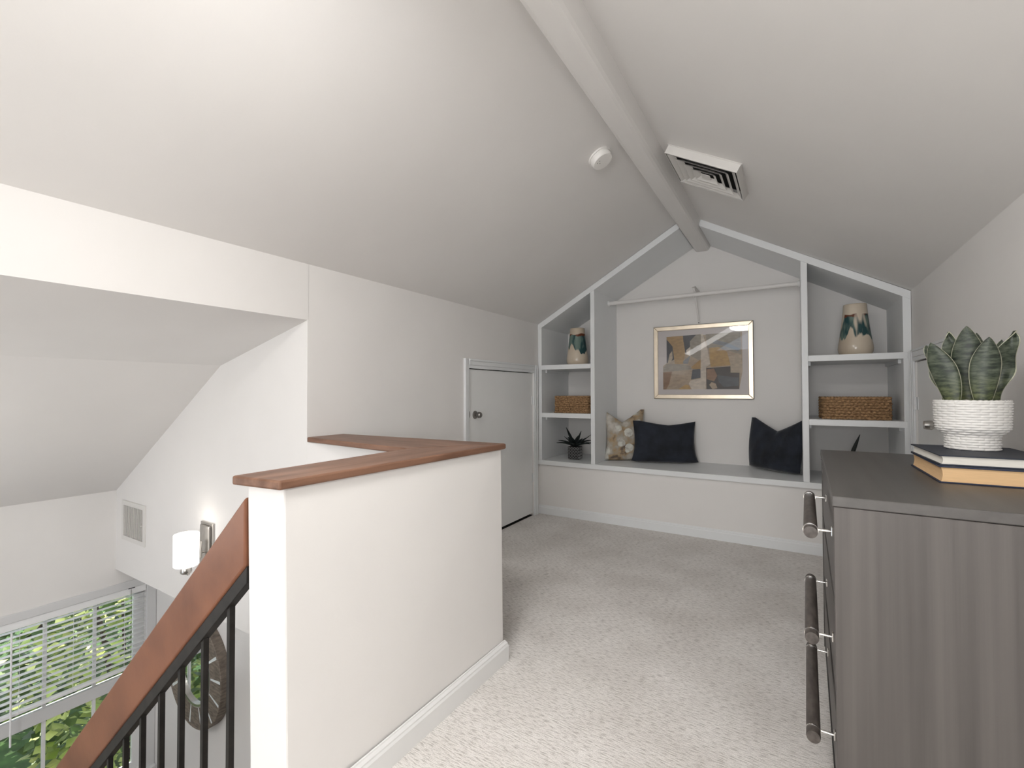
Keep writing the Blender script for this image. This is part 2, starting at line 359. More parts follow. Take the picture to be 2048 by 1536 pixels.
# stair hall
us = [(XW-.1, ZU), (XL-.0005, ZU), (XL-.0005, 1.75), (-2.88, zo(-2.88)+.03), (XW-.1, zo(XW-.1)+.05)]
struct('wall_stairwell', MB().prism(us, 'y', YW, YLW-.02), 'wall', 'tall stairwell wall carrying the sconce and wall register', 'wall')
struct('wall_hall', B((XW-.1, YLW, ZLF), (-.9, YLW+.12, ZU+.1)), 'wall', 'lower hall wall behind the round mirror', 'wall')
struct('ceiling', MB().prism([(-2.86, zo(-2.86)), (XW-.12, zo(XW-.12)), (XW-.12, zo(XW-.12)+.1), (-2.86, zo(-2.86)+.1)], 'y', Y0, YLW+.1), 'ceil', 'sloping ceiling plane over the stair hall', 'ceiling')
WY0, WY1, WZ0, WZ1 = -.10, 1.86, -2.05, -.40
ww = MB(); ww.box((XW-.12, WY1, ZLF), (XW, YLW+.02, .52)); ww.box((XW-.12, Y0, ZLF), (XW, WY0, .52)); ww.box((XW-.12, WY0, WZ1), (XW, WY1, .52)); ww.box((XW-.12, WY0, ZLF), (XW, WY1, WZ0))
struct('wall_window', ww, 'wall', 'outside wall of the stair hall above the blinds', 'wall')
struct('floor', B((XW-.1, Y0, ZLF-.1), (-.9, YLW+.1, ZLF)), 'lower_floor', 'wood floor of the hall below', 'floor')
wh = MB(); hx0, hx1, hz0, hz1 = -4.55, -2.45, -1.65, .15
wh.box((XW-.1, Y0-.1, ZLF), (hx0, Y0, .5)); wh.box((hx1, Y0-.1, ZLF), (-.9, Y0, 0)); wh.box((hx0, Y0-.1, ZLF), (hx1, Y0, hz0)); wh.prism([(XW-.1, hz1), (-2.4, hz1), (-2.4, 2.05), (XW-.1, .48)], 'y', Y0-.1, Y0)
struct('wall_hall_front', wh, 'wall', 'hall wall behind the viewpoint with a window opening', 'wall')
struct('wall_under_loft', B((-.98, Y0, ZLF), (-.9, YLW+.1, -.2)), 'wall', 'hall wall under the loft floor', 'wall')

# half wall around the stairwell
pw = MB().hexa([(-1.395, .787, -.22), (-1.232, .80, -.22), (-1.213, 1.905, -.22), (-1.40, 1.905, -.22), (-1.428, .785, 1.021), (-1.266, .80, 1.021), (-1.226, 1.905, 1.021), (-1.42, 1.905, 1.021)])
pw.box((XL-.008, YW+.0006, -.212), (-1.30, 1.86, 1.021))
struct('wall_stair', pw, 'wall', 'white half wall with wooden cap guarding the stairwell', 'wall', bevel=.006)
zc0, zc1 = 1.021, 1.049
cap = thing('trim_1', 'reddish-brown wooden cap boards on the half wall', 'trim', (-1.3, 1.3, zc0), kind='structure')
def slab(pts): return MB().prism(pts, 'z', zc0, zc1)
IC, OC = (-1.487, 1.531), (-1.212, 1.927)
obj('cap_board', slab([(-1.460, .755), (-1.253, .779), OC, IC]), 'wood', cap, bevel=.006)
obj('cap_board', slab([IC, OC, (-2.358, 1.876), (-2.358, 1.629)]), 'wood_x', cap, bevel=.006)
# baseboards
def base_profile(t, h): return [(0, 0), (t, 0), (t, h*.72), (t*.75, h*.80), (t*.75, h*.86), (t*.35, h*.95), (t*.3, h), (0, h)]
bb = MB()
for (a, b) in (((-1.216, .80), (-1.202, 1.905)),):
    P = base_profile(.018, .10); v = []
    for (x, y) in (a, b): v += [(x+p[0]-.012, y+(p[0] if y > 1 else 0), p[1]) for p in P]
    n = len(P); bb.add(v, [tuple(range(n)), tuple(range(2*n-1, n-1, -1))]+[(i, (i+1) % n, (i+1) % n+n, i+n) for i in range(n)])
struct('baseboard_stair', bb, 'trim_white', 'moulded white baseboard along the half wall', 'baseboard')
bb = MB().prism([(YF-p[0]-.0, p[1]) for p in base_profile(.016, .093)], 'x', XL, XR)
struct('baseboard_back', bb, 'trim', 'plain baseboard under the bench wall', 'baseboard')

# stairs (descend towards the window wall in front of the railing)
st = thing('staircase', 'carpeted stairs going down beside the iron railing', 'stairs', (-1.40, .2, 0), kind='structure')
for i in range(13):
    x1 = -1.40-.222*i; z = -.2*(i+1)
    obj('step', B((x1-.245, -.35, z-.2), (x1, .74, z)), 'stair', st)

# ------------------------------------------------------------ doors
def door(name, label, y0, y1, z1, side, knob_y, hinge_y):
    xf = XL-.012 if side < 0 else XR+.012        # visible face
    d = 1 if side < 0 else -1                    # points into the room
    g = .005
    slab_ = B((min(xf, xf-d*.035), y0+g, .026), (max(xf, xf-d*.035), y1-g, z1-.010))
    t = tag(obj(name, slab_, 'door'), label, 'door', kind='structure')
    bk = B((min(xf-d*.05, xf-d*.06), y0-.02, 0), (max(xf-d*.05, xf-d*.06), y1+.02, z1+.02)); bk.box((min(xf-d*.055, xf-d*.002), y0, .0005), (max(xf-d*.055, xf-d*.002), y1, .003)); obj('door_shade', bk, 'vent_dark', t)  # black sheets paint in the shade behind and under the door
    k = obj('door_knob', MB().lathe([(.0, 0), (.036, 0), (.036, .004), (.028, .010), (.013, .014), (.012, .026), (.022, .030), (.027, .040), (.026, .055), (.020, .064), (.0, .066)], 28, (xf, knob_y, 1.105), 'x') if d > 0 else
            MB().lathe([(.0, 0), (.036, 0), (.036, -.004), (.028, -.010), (.013, -.014), (.012, -.028), (.024, -.032), (.030, -.044), (.028, -.062), (.025, -.078), (.0, -.080)], 28, (xf, knob_y, 1.095), 'x'), 'nickel' if d < 0 else 'dark_nickel', t, smooth=True)
    for hz in (1.215, .40):
        h = obj('hinge', MB().tube([(xf+d*.012, hinge_y, hz-.045), (xf+d*.012, hinge_y, hz+.045)], .007, 10), 'trim', t)
        obj('hinge_leaf', B((min(xf, xf+d*.004), hinge_y-.022, hz-.045), (max(xf, xf+d*.004), hinge_y+.022, hz+.045)), 'trim', h)
    return t
dl = door('door_1', 'low grey-white attic door with round knob in the left wall', DY0, DY1, DZ, -1, 3.262, DY1-.004)
obj('strike_plate', MB().lathe([(.0, 0), (.012, 0), (.012, .004), (0, .005)], 20, (XL-.013, DY0+.030, 1.112), 'x', sy=2.4, sx=1), 'dark_nickel', dl)
dr = door('door_2', 'low attic door in the right wall behind the snake plant', RY0, RY1, DZ+.01, 1, 3.72, RY1-.004)
def casing(name, label, y0, y1, z1, side):
    x = XL if side < 0 else XR; d = 1 if side < 0 else -1
    t = thing(name, label, 'trim', (x, (y0+y1)/2, 0), kind='structure')
    def prof(p, q, ax, a, b):
        m = MB()
        for (f0, f1, th) in ((0, .35, .012), (.35, .8, .017), (.8, 1, .022)):
            lo, hi = p+(q-p)*f0, p+(q-p)*f1
            lo, hi = min(lo, hi), max(lo, hi); xa, xb = sorted((x-d*.001, x+d*th))
            if ax == 'v': m.box((xa, lo, a), (xb, hi, b))
            else: m.box((xa, a, lo), (xb, b, hi))
        return m
    obj('casing_leg', prof(y0+.004, y0-.060, 'v', 0, z1+.078), 'trim', t, bevel=.003)
    obj('casing_leg', prof(y1-.004, min(y1+.060, 4.395), 'v', 0, z1+.078), 'trim', t, bevel=.003)
    obj('casing_head', prof(z1-.004, z1+.078, 'h', y0+.004, y1-.004), 'trim', t, bevel=.003)
casing('trim_2', 'painted casing around the left attic door', DY0, DY1, DZ, -1)
casing('trim_3', 'painted casing around the right attic door', RY0, RY1, DZ+.01, 1)

# ------------------------------------------------------------ built-in shelving
FY = 4.40
su = thing('built_in_shelving', 'pale grey built-in shelving with bench filling the gable end', 'shelving', (XRIDGE, FY, .525))
def zc(x): return ZK+KS*(x-XL) if x < XRIDGE else ZK+.005+KS*(XR-x)
TH = .066
def upr(name, x0, x1, z0, top=True):
    e = .004
    return obj(name, MB().prism([(x0, z0), (x1, z0), (x1, zc(x1)-TH+.004), (x0, zc(x0)-TH+.004)], 'y', FY, YB-.001), 'trim', su, bevel=.002)
obj('bench_seat', B((XL+.001, FY-.012, .527), (XR-.001, YB-.001, .575)), 'trim', su, bevel=.003)
upr('side_panel', XL+.002, -2.315, .575); upr('side_panel', .690, XR-.002, .575)
upr('divider', -1.757, -1.714, .575); upr('divider', .056, .100, .575)
for x0, x1 in ((-2.315, -1.757), (.100, .690)):
    for z in (1.590, 1.080):
        s_ = obj('shelf', B((x0, FY-.002, z-.048), (x1 if x0 < 0 else x1+.025 if z > 1.5 else x1+.02, YB-.001, z)), 'trim', su, bevel=.002)
        for cx in (x0, x1-.018): obj('cleat', B((cx, FY+.09, z-.078), (cx+.018, YB-.03, z-.048)), 'trim', s_)
def slope(x0, x1):
    return MB().prism([(x0, zc(x0)-TH), (x1, zc(x1)-TH), (x1, zc(x1)-.004), (x0, zc(x0)-.004)], 'y', FY-.004, YB-.001)
obj('sloped_top', slope(XL+.002, -.885), 'trim', su, bevel=.002)
obj('sloped_top', slope(-.712, XR-.002), 'trim', su, bevel=.002)

# ------------------------------------------------------------ railing
def zt(x): return .957-.909*(-1.459-x)
def zb(x): return .756-.909*(-1.447-x)
XE = -3.95
rg = thing('stair_railing', 'sloping red-brown wood handrail on black iron balusters', 'railing', (-1.45, .80, 0))
obj('handrail', MB().prism([(-1.432, zb(-1.432)), (-1.432, zt(-1.432)), (XE, zt(XE)), (XE, zb(XE))], 'y', .780, .822), 'rail', rg, bevel=.006)
obj('top_channel', MB().prism([(-1.43, zb(-1.43)), (XE, zb(XE)), (XE, zb(XE)-.052), (-1.43, zb(-1.43)-.052)], 'y', .786, .818), 'iron', rg, bevel=.002)
obj('bottom_channel', MB().prism([(-1.43, zb(-1.43)-.80), (XE, zb(XE)-.80), (XE, zb(XE)-.84), (-1.43, zb(-1.43)-.84)], 'y', .786, .818), 'iron', rg)
xs = [-1.545, -1.707, -1.868, -2.020, -2.176, -2.330]
while xs[-1] > XE+.2: xs.append(xs[-1]-.157)
for x in xs:
    ml = MB().box((x-.0085, .7925, zb(x)-.84+.03), (x+.0085, .8095, zb(x)-.045))
    b_ = obj('baluster', ml, 'iron', rg)

# ------------------------------------------------------------ dresser
H = 1.0
dr_rot = math.radians(-1.09)
ds = thing('dresser', 'grey-brown stained wood dresser with three long bar handles', 'dresser', (.089, 1.616, 0), rz=dr_rot)
LX, LY = .615, 1.265
def dobj(n, mb, m, par=None, **k): return obj(n, mb, m, par or ds, local=True, **k)
dobj('top', MB().hexa([(0, 0, H-.030), (LX, .01, H-.030), (LX, LY+.01, H-.030), (0, LY, H-.030), (0, 0, H), (LX, .01, H), (LX, LY+.01, H), (0, LY, H)]), 'dresser_top', bevel=.003)
dobj('side_panel', B((.004, .003, .0), (LX, .025, H-.031)), 'dresser', bevel=.002)
dobj('side_panel', B((.004, LY-.025, .0), (LX, LY-.003, H-.031)), 'dresser', bevel=.002)
dobj('carcass', B((.030, .025, .06), (LX, LY-.025, H-.031)), 'dresser_dark')
dobj('plinth', B((.02, .025, 0), (.04, LY-.025, .058)), 'dresser')
zs = [(.662, .960), (.358, .650), (.066, .346)]
for i, (z0, z1) in enumerate(zs):
    dw = dobj('drawer', B((.008, .030, z0), (.032, LY-.030, z1)), 'dresser', bevel=.003)
    dobj('drawer_lip', B((.004, .030, z0-.004), (.012, LY-.030, z0+.004)), 'dresser_top', dw)
    hz = [.862, .515, .232][i]; ya, yb_ = [.135, .180, .135][i], .675
    hd_ = dobj('handle', MB().lathe([(0, ya-.035), (.0185, ya-.034), (.0195, ya-.028), (.0195, yb_+.028), (.0185, yb_+.034), (0, yb_+.035)], 24, (-.052, 0, hz), 'y'), 'handle', dw, smooth=True)
    for y in (ya, yb_):
        hp = MB().tube([(-.052, y+.012, hz), (.010, y+.012, hz)], .0045, 12)
        dobj('handle_post', hp, 'chrome', dw, smooth=True)
        dobj('handle_ring', MB().lathe([(.0190, y-.004), (.0212, y-.004), (.0212, y+.001), (.0190, y+.001)], 28, (-.052, 0, hz), 'y', ring=True), 'chrome', dw, smooth=True)
        dobj('post_plate', B((.002, y+.012-.009, hz-.014), (.0085, y+.012+.009, hz+.014)), 'chrome', dw, bevel=.002)

# ------------------------------------------------------------ books and snake plant
def book(name, label, loc, rz, wx, wy, h, cov, page):
    t = thing(name, label, 'book', loc, 'books under the snake plant', rz=rz)
    c = .004; o = .006
    obj('back_cover', B((0, 0, 0), (wx, wy, c)), cov, t, local=True, bevel=.001)
    obj('front_cover', B((0, 0, h-c), (wx, wy, h)), cov, t, local=True, bevel=.001)
    obj('spine', B((wx-c, 0, c), (wx, wy, h-c)), cov, t, local=True)
    # page block with a shallow concave fore edge
    n = 8; pts = [(o+.004*math.sin(PI*i/n), c+(h-2*c)*i/n) for i in range(n+1)]+[(wx-c, h-c), (wx-c, c)]
    obj('pages', MB().prism(pts, 'y', o, wy-o), page, t, local=True)
    return t
book('book', 'thick navy book with cream-yellow pages lying on the dresser', (.404, 2.030, 1.0005), math.radians(.5), .300, .412, .0545, 'book_blue', 'page_cream')
book('book', 'navy book with white pages directly under the plant pot', (.410, 2.052, 1.0555), math.radians(1.8), .285, .375, .0335, 'book_sheen', 'page_white')
PX, PY, PZ = .552, 2.315, 1.0895
sp_ = thing('snake_plant', 'variegated snake plant in a white woven-look ceramic pot', 'plant', (PX, PY, PZ))
def woven_pot():
    prof = [(.0705, 0), (.0705, .045), (.0735, .052), (.088, .066), (.0955, .075), (.0975, .082), (.101, .172)]
    def R(h):
        for (r0_, h0), (r1_, h1) in zip(prof, prof[1:]):
            if h <= h1: return r0_+(r1_-r0_)*(h-h0)/(h1-h0)
        return prof[-1][0]
    NT, NZ = 252, 133; rows = 19; st_ = 14
    m = MB(); v = []
    for j in range(NZ):
        h = .172*j/(NZ-1); rr = h/.172*rows; k = int(rr); fr = rr-k
        for i in range(NT):
            a = 2*PI*i/NT
            ph = a*st_/2+PI/2*(k % 2)
            lens = abs(math.sin(ph))**.6
            d = .0062*(math.sin(PI*fr)**.8)*(.25+.75*lens)
            if abs(math.cos(a*st_/2)) > .995 or abs(math.sin(a*st_/2)) > .995: d -= .0005
            r = R(h)+d
            v.append((r*math.cos(a), r*math.sin(a), h))
    for (r, h) in ((.096, .172), (.094, .150), (.0, .150)):
        v += [(r*math.cos(2*PI*i/NT), r*math.sin(2*PI*i/NT), h) for i in range(NT)]
    f = [(j*NT+i, j*NT+(i+1) % NT, (j+1)*NT+(i+1) % NT, (j+1)*NT+i) for j in range(NZ+2) for i in range(NT)]
    f.append(tuple(range(NT-1, -1, -1)))
    return m.add(v, f)
obj('pot', woven_pot(), 'ceramic', sp_, local=True, smooth='all')
# twisted rope rim
rp = MB(); N = 200; nn = 12; v = []
for i in range(N):
    a = 2*PI*i/N
    for j in range(nn):
        b = 2*PI*j/nn; rr = .0045+.0011*math.sin(3*b-a*42/1)
        v.append(((.0995+rr*math.cos(b))*math.cos(a), (.0995+rr*math.cos(b))*math.sin(a), .1745+rr*math.sin(b)))
rp.add(v, [(i*nn+j, ((i+1) % N)*nn+j, ((i+1) % N)*nn+(j+1) % nn, i*nn+(j+1) % nn) for i in range(N) for j in range(nn)])
obj('rope_rim', rp, 'ceramic', sp_, local=True, smooth='all')
for i in range(46):
    a = random.random()*2*PI; r = .088*math.sqrt(random.random()); s_ = .007+.005*random.random()
    pb = MB(); pb.lathe([(0, -.5*s_), (.8*s_, -.3*s_), (s_, 0), (.75*s_, .4*s_), (0, .6*s_)], 8, (r*math.cos(a), r*math.sin(a), .162+.014*random.random()))
    obj('pebble', pb, 'pebble', sp_, local=True, smooth=True)
def leaf(px, py, lean_x, lean_y, face, L, W, wave=0., twist=0., curl=.25, ph=0):
    """face = heading of the leaf's broad side; leans by (lean_x, lean_y) at the tip"""
    nu, nv = 8, 26; v = []; uv = []
    for j in range(nv+1):
        t = j/nv
        wd = W*(.42+.58*math.sin(min(1, t/.58)*PI/2)) if t < .58 else W*max(0.0, math.cos(((t-.58)/.42)*PI/2))**.8
        ang = face+twist*t; cx = px+lean_x*t**1.5; cy = py+lean_y*t**1.5; z = .155+L*t
        for i in range(nu+1):
            u = i/nu*2-1
            wv = wave*math.sin(t*13+ph+(1.2 if u > 0 else 0))*u*u
            s_ = u*wd/2*(1+.10*math.sin(t*11+ph)*(1 if wave else 0)); dep = curl*wd*(u*u)+wv
            v.append((cx+s_*math.cos(ang)+dep*math.sin(ang), cy+s_*math.sin(ang)-dep*math.cos(ang), z)); uv.append((i/nu, t))
    m = MB(); m.add(v, [(j*(nu+1)+i, j*(nu+1)+i+1, (j+1)*(nu+1)+i+1, (j+1)*(nu+1)+i) for j in range(nv) for i in range(nu)]); m.uv = uv
    o = obj('leaf', m, 'snake', sp_, local=True, smooth='all')
    s = o.modifiers.new('thick', 'SOLIDIFY'); s.thickness = .0022; s.offset = 0
    return o
# leaf placements: r = across the line of sight, t = towards the viewpoint side of the pot
def RL(r, t): return (r*.973-t*.232, -r*.232-t*.973)
cb = math.radians(-13)
def lf(r, t, lr, lt, L, W, df=0, **k):
    x, y = RL(r, t); lx, ly = RL(lr, lt); return leaf(x, y, lx, ly, cb+df, L, W, **k)
lf(-.048, .048, -.056, .012, .238, .080, -.15, curl=-.12, ph=1)
lf(.030, .052, .018, .012, .246, .082, .12, curl=-.14, ph=2)
lf(-.004, .006, -.004, .0, .296, .092, 0, curl=-.12, ph=3)
lf(-.030, -.012, -.030, -.004, .280, .066, .45, wave=.012, curl=.1, ph=.5)
lf(-.062, .008, -.058, -.01, .232, .052, -.6, wave=.008, curl=.15, ph=2.2)
lf(.014, -.022, .004, -.02, .272, .070, .2, curl=-.1, ph=4)
lf(.052, .004, .056, -.005, .266, .072, .35, wave=.014, curl=.2, twist=.3, ph=1.3)
lf(.050, -.030, .032, -.03, .244, .060, .1, curl=.1, ph=5)
lf(-.018, -.040, -.008, -.03, .276, .048, -.3, curl=.1, ph=.2)

# ------------------------------------------------------------ vases
def vase(label, loc, k, h, seed):
    t = tag(obj('vase', MB().lathe([(0, 0), (.090*k, 0), (.104*k, .010), (.118*k, .035*h/.40), (.1215*k, .060*h/.40), (.119*k, .085*h/.40), (.110*k, .14*h/.40), (.098*k, .22*h/.40), (.087*k, .31*h/.40), (.080*k, h-.006), (.079*k, h), (.074*k, h-.003), (.078*k, .30*h/.40), (.10*k, .08*h/.40), (0, .03)], 56), vase_mat(seed), smooth='all'), label, 'vase', 'painted ceramic vases')
    t.location = loc; return t
v1 = vase('cream vase with teal brush strokes on the top left shelf', (-2.045, 4.74, 1.5905), 1.0, .415, 2.3)
v2 = vase('cream vase with grey-green drips on the top right shelf', (.438, 4.74, 1.5905), 1.0, .430, 6.1)
v2.rotation_euler.z = 1.0

# ------------------------------------------------------------ baskets
def basket(label, loc, wx, wy, h, style):
    t = thing('basket', label, 'basket', loc, 'woven storage baskets')
    rows = 8; rh = h/rows; m = MB(); N = 260; nn = 6; R = .018
    def rr(s, off):
        # rounded rectangle of size wx*wy by arc length
        a, b = wx/2-off, wy/2-off; per = 4*(a+b-4*R)+2*PI*R; d = s*per
        segs = [(2*(a-R), (-(a-R), -b), (1, 0)), (PI*R/2, (a-R, -(b-R)), -PI/2), (2*(b-R), (a, -(b-R)), (0, 1)), (PI*R/2, (a-R, b-R), 0), (2*(a-R), (a-R, b), (-1, 0)), (PI*R/2, (-(a-R), b-R), PI/2), (2*(b-R), (-a, b-R), (0, -1)), (PI*R/2, (-(a-R), -(b-R)), PI)]
        for L_, p, q in segs:
            if d <= L_ or q is segs[-1][2]:
                if isinstance(q, tuple): return (p[0]+q[0]*d, p[1]+q[1]*d), (q[1], -q[0])
                an = q+d/R; return (p[0]+R*math.cos(an), p[1]+R*math.sin(an)), (math.cos(an), math.sin(an))
            d -= L_
    for k in range(rows):
        v = []; top = k == rows-1
        for i in range(N):
            (x, y), (nx, ny) = rr(i/N*.99999, .006)
            w_ = (.0042 if not top else .0030)*math.sin(i/N*2*PI*(40 if not top else 60)+k*PI*(1 if style else .7))
            for j in range(nn):
                b = 2*PI*j/nn; r_ = rh*.56
                v.append((x+nx*(r_*.62*math.cos(b)+w_), y+ny*(r_*.62*math.cos(b)+w_), rh*(k+.5)+r_*math.sin(b)*(1.0)+.35*w_))
        m.add(v, [(i*nn+j, ((i+1) % N)*nn+j, ((i+1) % N)*nn+(j+1) % nn, i*nn+(j+1) % nn) for i in range(N) for j in range(nn)])
    wv = obj('woven_sides', m, 'wicker', t, local=True, smooth='all'); wv['kind'] = 'stuff'
    obj('bottom', B((-wx/2+.008, -wy/2+.008, .001), (wx/2-.008, wy/2-.008, .010)), 'wicker', t, local=True)
    return t
basket('low woven seagrass basket on the narrow left shelf', (-2.015, 4.465+.15, 1.0805), .405, .29, .181, 0)
basket('wide braided seagrass basket on the middle right shelf', (.407, 4.475+.15, 1.0805), .452, .29, .178, 1)

# ------------------------------------------------------------ small potted succulents on the bench
def succulent(label, loc, rz, low=1.0):
    t = thing('potted_succulent', label, 'plant', loc, 'dark succulents in black cube pots', rz=rz)
    a = .066
    obj('pot', MB().hexa([(-a*.94, -a*.94, 0), (a*.94, -a*.94, 0), (a*.94, a*.94, 0), (-a*.94, a*.94, 0), (-a, -a, .137), (a, -a, .137), (a, a, .137), (-a, a, .137)]), 'black_pot', t, local=True, bevel=.008)
    pt = MB()
    for s_ in range(2):
        for i in range(4):
            for j in range(4):
                cx, cz = (-.75+.5*i)*a*.95, .020+.0325*j; ro, ri = .0135, .0105; n = 6
                v = []
                for r in (ro, ri):
                    for yy in (-a-.0006, -a*.985+.004):
                        v += [(cx+r*math.cos(2*PI*q/n), yy, cz+r*math.sin(2*PI*q/n)) for q in range(n)]
                fl_ = []
                for q in range(n):
                    p = (q+1) % n; fl_ += [(q, p, 2*n+p, 2*n+q), (q, n+q, n+p, p), (2*n+q, 2*n+p, 3*n+p, 3*n+q)]
                if s_: v = [(-y_, x_, z_) for x_, y_, z_ in v]
                pt.add(v, fl_)
    k = obj('raised_pattern', pt, 'pot_line', t, local=True); k['kind'] = 'stuff'
    def lv(az, L, rise, droop, W, z0=.14):
        n = 12; v = []
        for i in range(n+1):
            s_ = i/n; r = .012+L*s_; z = z0+rise*s_-droop*s_*s_; wd = W*(math.sin(PI*(.12+.88*s_)**.75))*.5+.0004
            for u in (-1, 0, 1): v.append((r*math.cos(az)-u*wd*math.sin(az), r*math.sin(az)+u*wd*math.cos(az), z+(.35*wd if u else -.2*wd)))
        m = MB(); m.add(v, [(i*3+q, i*3+q+1, (i+1)*3+q+1, (i+1)*3+q) for i in range(n) for q in range(2)])
        o = obj('leaf', m, 'succulent', t, local=True, smooth='all'); s2 = o.modifiers.new('thick', 'SOLIDIFY'); s2.thickness = .004
    for i in range(11): lv(2*PI*i/11+.2, .165+.03*random.random(), low*(.070+.035*random.random()), .05, .050)
    for i in range(6): lv(2*PI*i/6+.5, .105, low*(.10+.03*random.random()), .02, .046)
    for az, L, r_ in ((2.6, .13, .20), (.9, .07, .165), (.2, .16, .13)) if low == 1 else ((.85, .075, .235),): lv(az, L, r_, .005, .040 if low == 1 else .075)
    obj('soil', B((-.055, -.055, .12), (.055, .055, .134)), 'soil', t, local=True)
    return t
succulent('dark succulent in a patterned black cube pot beside the basket column', (-2.045, 4.66, .5755), .12)
s2 = succulent('mostly hidden dark succulent behind the dresser top', (.375, 4.74, .5755), -.6, .62)

# ------------------------------------------------------------ cushions
def cushion(name, label, wd, h, th, notch, npow, m, loc, rz, lean, s0=0, ear=.03, dip=.03):
    nu, nv = 40, 34; v = []
    def outline(s, t):
        top = h-notch*(1-min(1, abs(s-s0)/(1-abs(s0)*.5))**npow) ; bot = .012*(abs(s)**6)-.0*ear
        side = 1-dip*math.sin(PI*min(1, max(0, t)))
        x = s*wd/2*side*(1+ear*((1-t)**6))
        return x, bot+(top-bot)*t
    def thick(s, t):
        a = max(0, 1-abs(s)**3.2)**.62; b = max(0, 1-abs(2*t-1)**3.6)**.55
        vt = 1-.45*t
        crease = .010*math.sin(7*s+3*t)*a*b*.35+.006*math.sin(13*s-9*t)*a*b
        return th/2*a*b*vt+crease*.5+.0025
    for side in (-1, 1):
        for j in range(nv+1):
            for i in range(nu+1):
                s, t = i/nu*2-1, j/nv; x, z = outline(s, t); v.append((x, side*thick(s, t), z))
    N = (nu+1)*(nv+1); f = []
    for k in (0, 1):
        for j in range(nv):
            for i in range(nu):
                q = [j*(nu+1)+i, j*(nu+1)+i+1, (j+1)*(nu+1)+i+1, (j+1)*(nu+1)+i]; q = [a+k*N for a in q]; f.append(tuple(q if k == 0 else q[::-1]))
    ring = [i for i in range(nu+1)]+[j*(nu+1)+nu for j in range(1, nv+1)]+[nv*(nu+1)+i for i in range(nu-1, -1, -1)]+[j*(nu+1) for j in range(nv-1, 0, -1)]
    for a, b in zip(ring, ring[1:]+ring[:1]): f.append((a, b, b+N, a+N))
    mb = MB(); mb.add(v, f)
    t = tag(obj(name, mb, m, smooth='all'), label, 'cushion', 'cushions on the bench')
    t.location = loc; t.rotation_euler = (-lean, 0, rz); return t
ZS = .5765
cushion('cushion', 'floral print cushion with chopped top in the left bench corner', .43, .535, .15, .135, 1.1, 'floral', (-1.530, 4.815, ZS+.004), math.radians(34), .10, s0=-.1, ear=.10, dip=.10)
cushion('cushion', 'wide navy velvet lumbar cushion in front of the floral cushion', .615, .425, .15, .045, 1.3, 'navy', (-1.135, 4.835, ZS+.004), math.radians(20), .10, s0=.15, ear=.07, dip=.05)
cushion('cushion', 'navy velvet cushion with deep chopped top against the right divider', .50, .475, .17, .115, 1.1, 'navy', (-.170, 4.850, ZS+.004), math.radians(-36), .08, s0=.1, ear=.02, dip=-.06)

# ------------------------------------------------------------ closet rod
RY, RZ = 4.82, 2.262
cr = thing('closet_rod', 'white closet rod on a triangular wall bracket above the picture', 'rod', (XRIDGE, RY, RZ))
obj('rod', MB().tube([(-1.712, RY, RZ), (.055, RY, RZ)], .020, 20), 'wall', cr, smooth=True)
obj('end_socket', MB().lathe([(0, 0), (.030, 0), (.030, .008), (.022, .020), (0, .022)], 24, (-1.7135, RY, RZ), 'x'), 'trim_white', cr, smooth=True)
obj('end_socket', MB().lathe([(0, 0), (.030, 0), (.030, -.008), (.022, -.020), (0, -.022)], 24, (.0555, RY, RZ), 'x'), 'trim_white', cr, smooth=True)
bx = -.835
br = obj('bracket', B((bx-.014, YB-.006, 2.005), (bx+.014, YB-.0005, 2.40)), 'wall', cr)
obj('bracket_arm', B((bx-.014, RY-.03, 2.335), (bx+.014, YB-.003, 2.345)), 'wall', br)
obj('bracket_brace', MB().hexa([(bx-.008, YB-.012, 2.03), (bx+.008, YB-.012, 2.03), (bx+.008, YB-.004, 2.04), (bx-.008, YB-.004, 2.04), (bx-.008, RY, 2.325), (bx+.008, RY, 2.325), (bx+.008, RY+.008, 2.335), (bx-.008, RY+.008, 2.335)]), 'wall', br)
obj('rod_hook', MB().tube([(bx, RY-.02*math.cos(a), RZ-.004-.022*math.sin(a)) if True else 0 for a in [PI*i/10 for i in range(11)]]+[(bx, RY+.020, 2.335)], .004, 8), 'wall', br, smooth=True)
obj('screw', MB().lathe([(0, 0), (.006, 0), (.005, -.003), (0, -.004)], 12, (bx, YB-.006, 2.018), 'y'), 'vent_dark', br)

# ------------------------------------------------------------ framed picture
px0, px1, pz0, pz1 = -1.293, -.335, 1.229, 1.998
pf = thing('framed_picture', 'abstract collage print in a champagne-gold frame', 'picture', ((px0+px1)/2, YB-.002, pz0))
fwid = .043; yf = YB-.026
def bar(a, b, c, d): return MB().add([(a[0], yf, a[1]), (b[0], yf, b[1]), (c[0], yf, c[1]), (d[0], yf, d[1]), (a[0], YB-.003, a[1]), (b[0], YB-.003, b[1]), (c[0], YB-.003, c[1]), (d[0], YB-.003, d[1])],
                                     [(0, 1, 2, 3), (7, 6, 5, 4), (0, 4, 5, 1), (1, 5, 6, 2), (2, 6, 7, 3), (3, 7, 4, 0)])
o_ = [(px0, pz0), (px1, pz0), (px1, pz1), (px0, pz1)]; i_ = [(px0+fwid, pz0+fwid), (px1-fwid, pz0+fwid), (px1-fwid, pz1-fwid), (px0+fwid, pz1-fwid)]
for k in range(4):
    q = (k+1) % 4; fr_ = obj('frame_rail', bar(o_[k], o_[q], i_[q], i_[k]), 'frame_gold', pf, bevel=.004)
e_ = .0025
eb = MB(); eb.box((px0-e_, yf+.006, pz0-e_), (px0, YB-.002, pz1+e_)); eb.box((px1, yf+.006, pz0-e_), (px1+e_, YB-.002, pz1+e_)); eb.box((px0, yf+.006, pz0-e_), (px1, YB-.002, pz0)); eb.box((px0, yf+.006, pz1), (px1, YB-.002, pz1+e_))
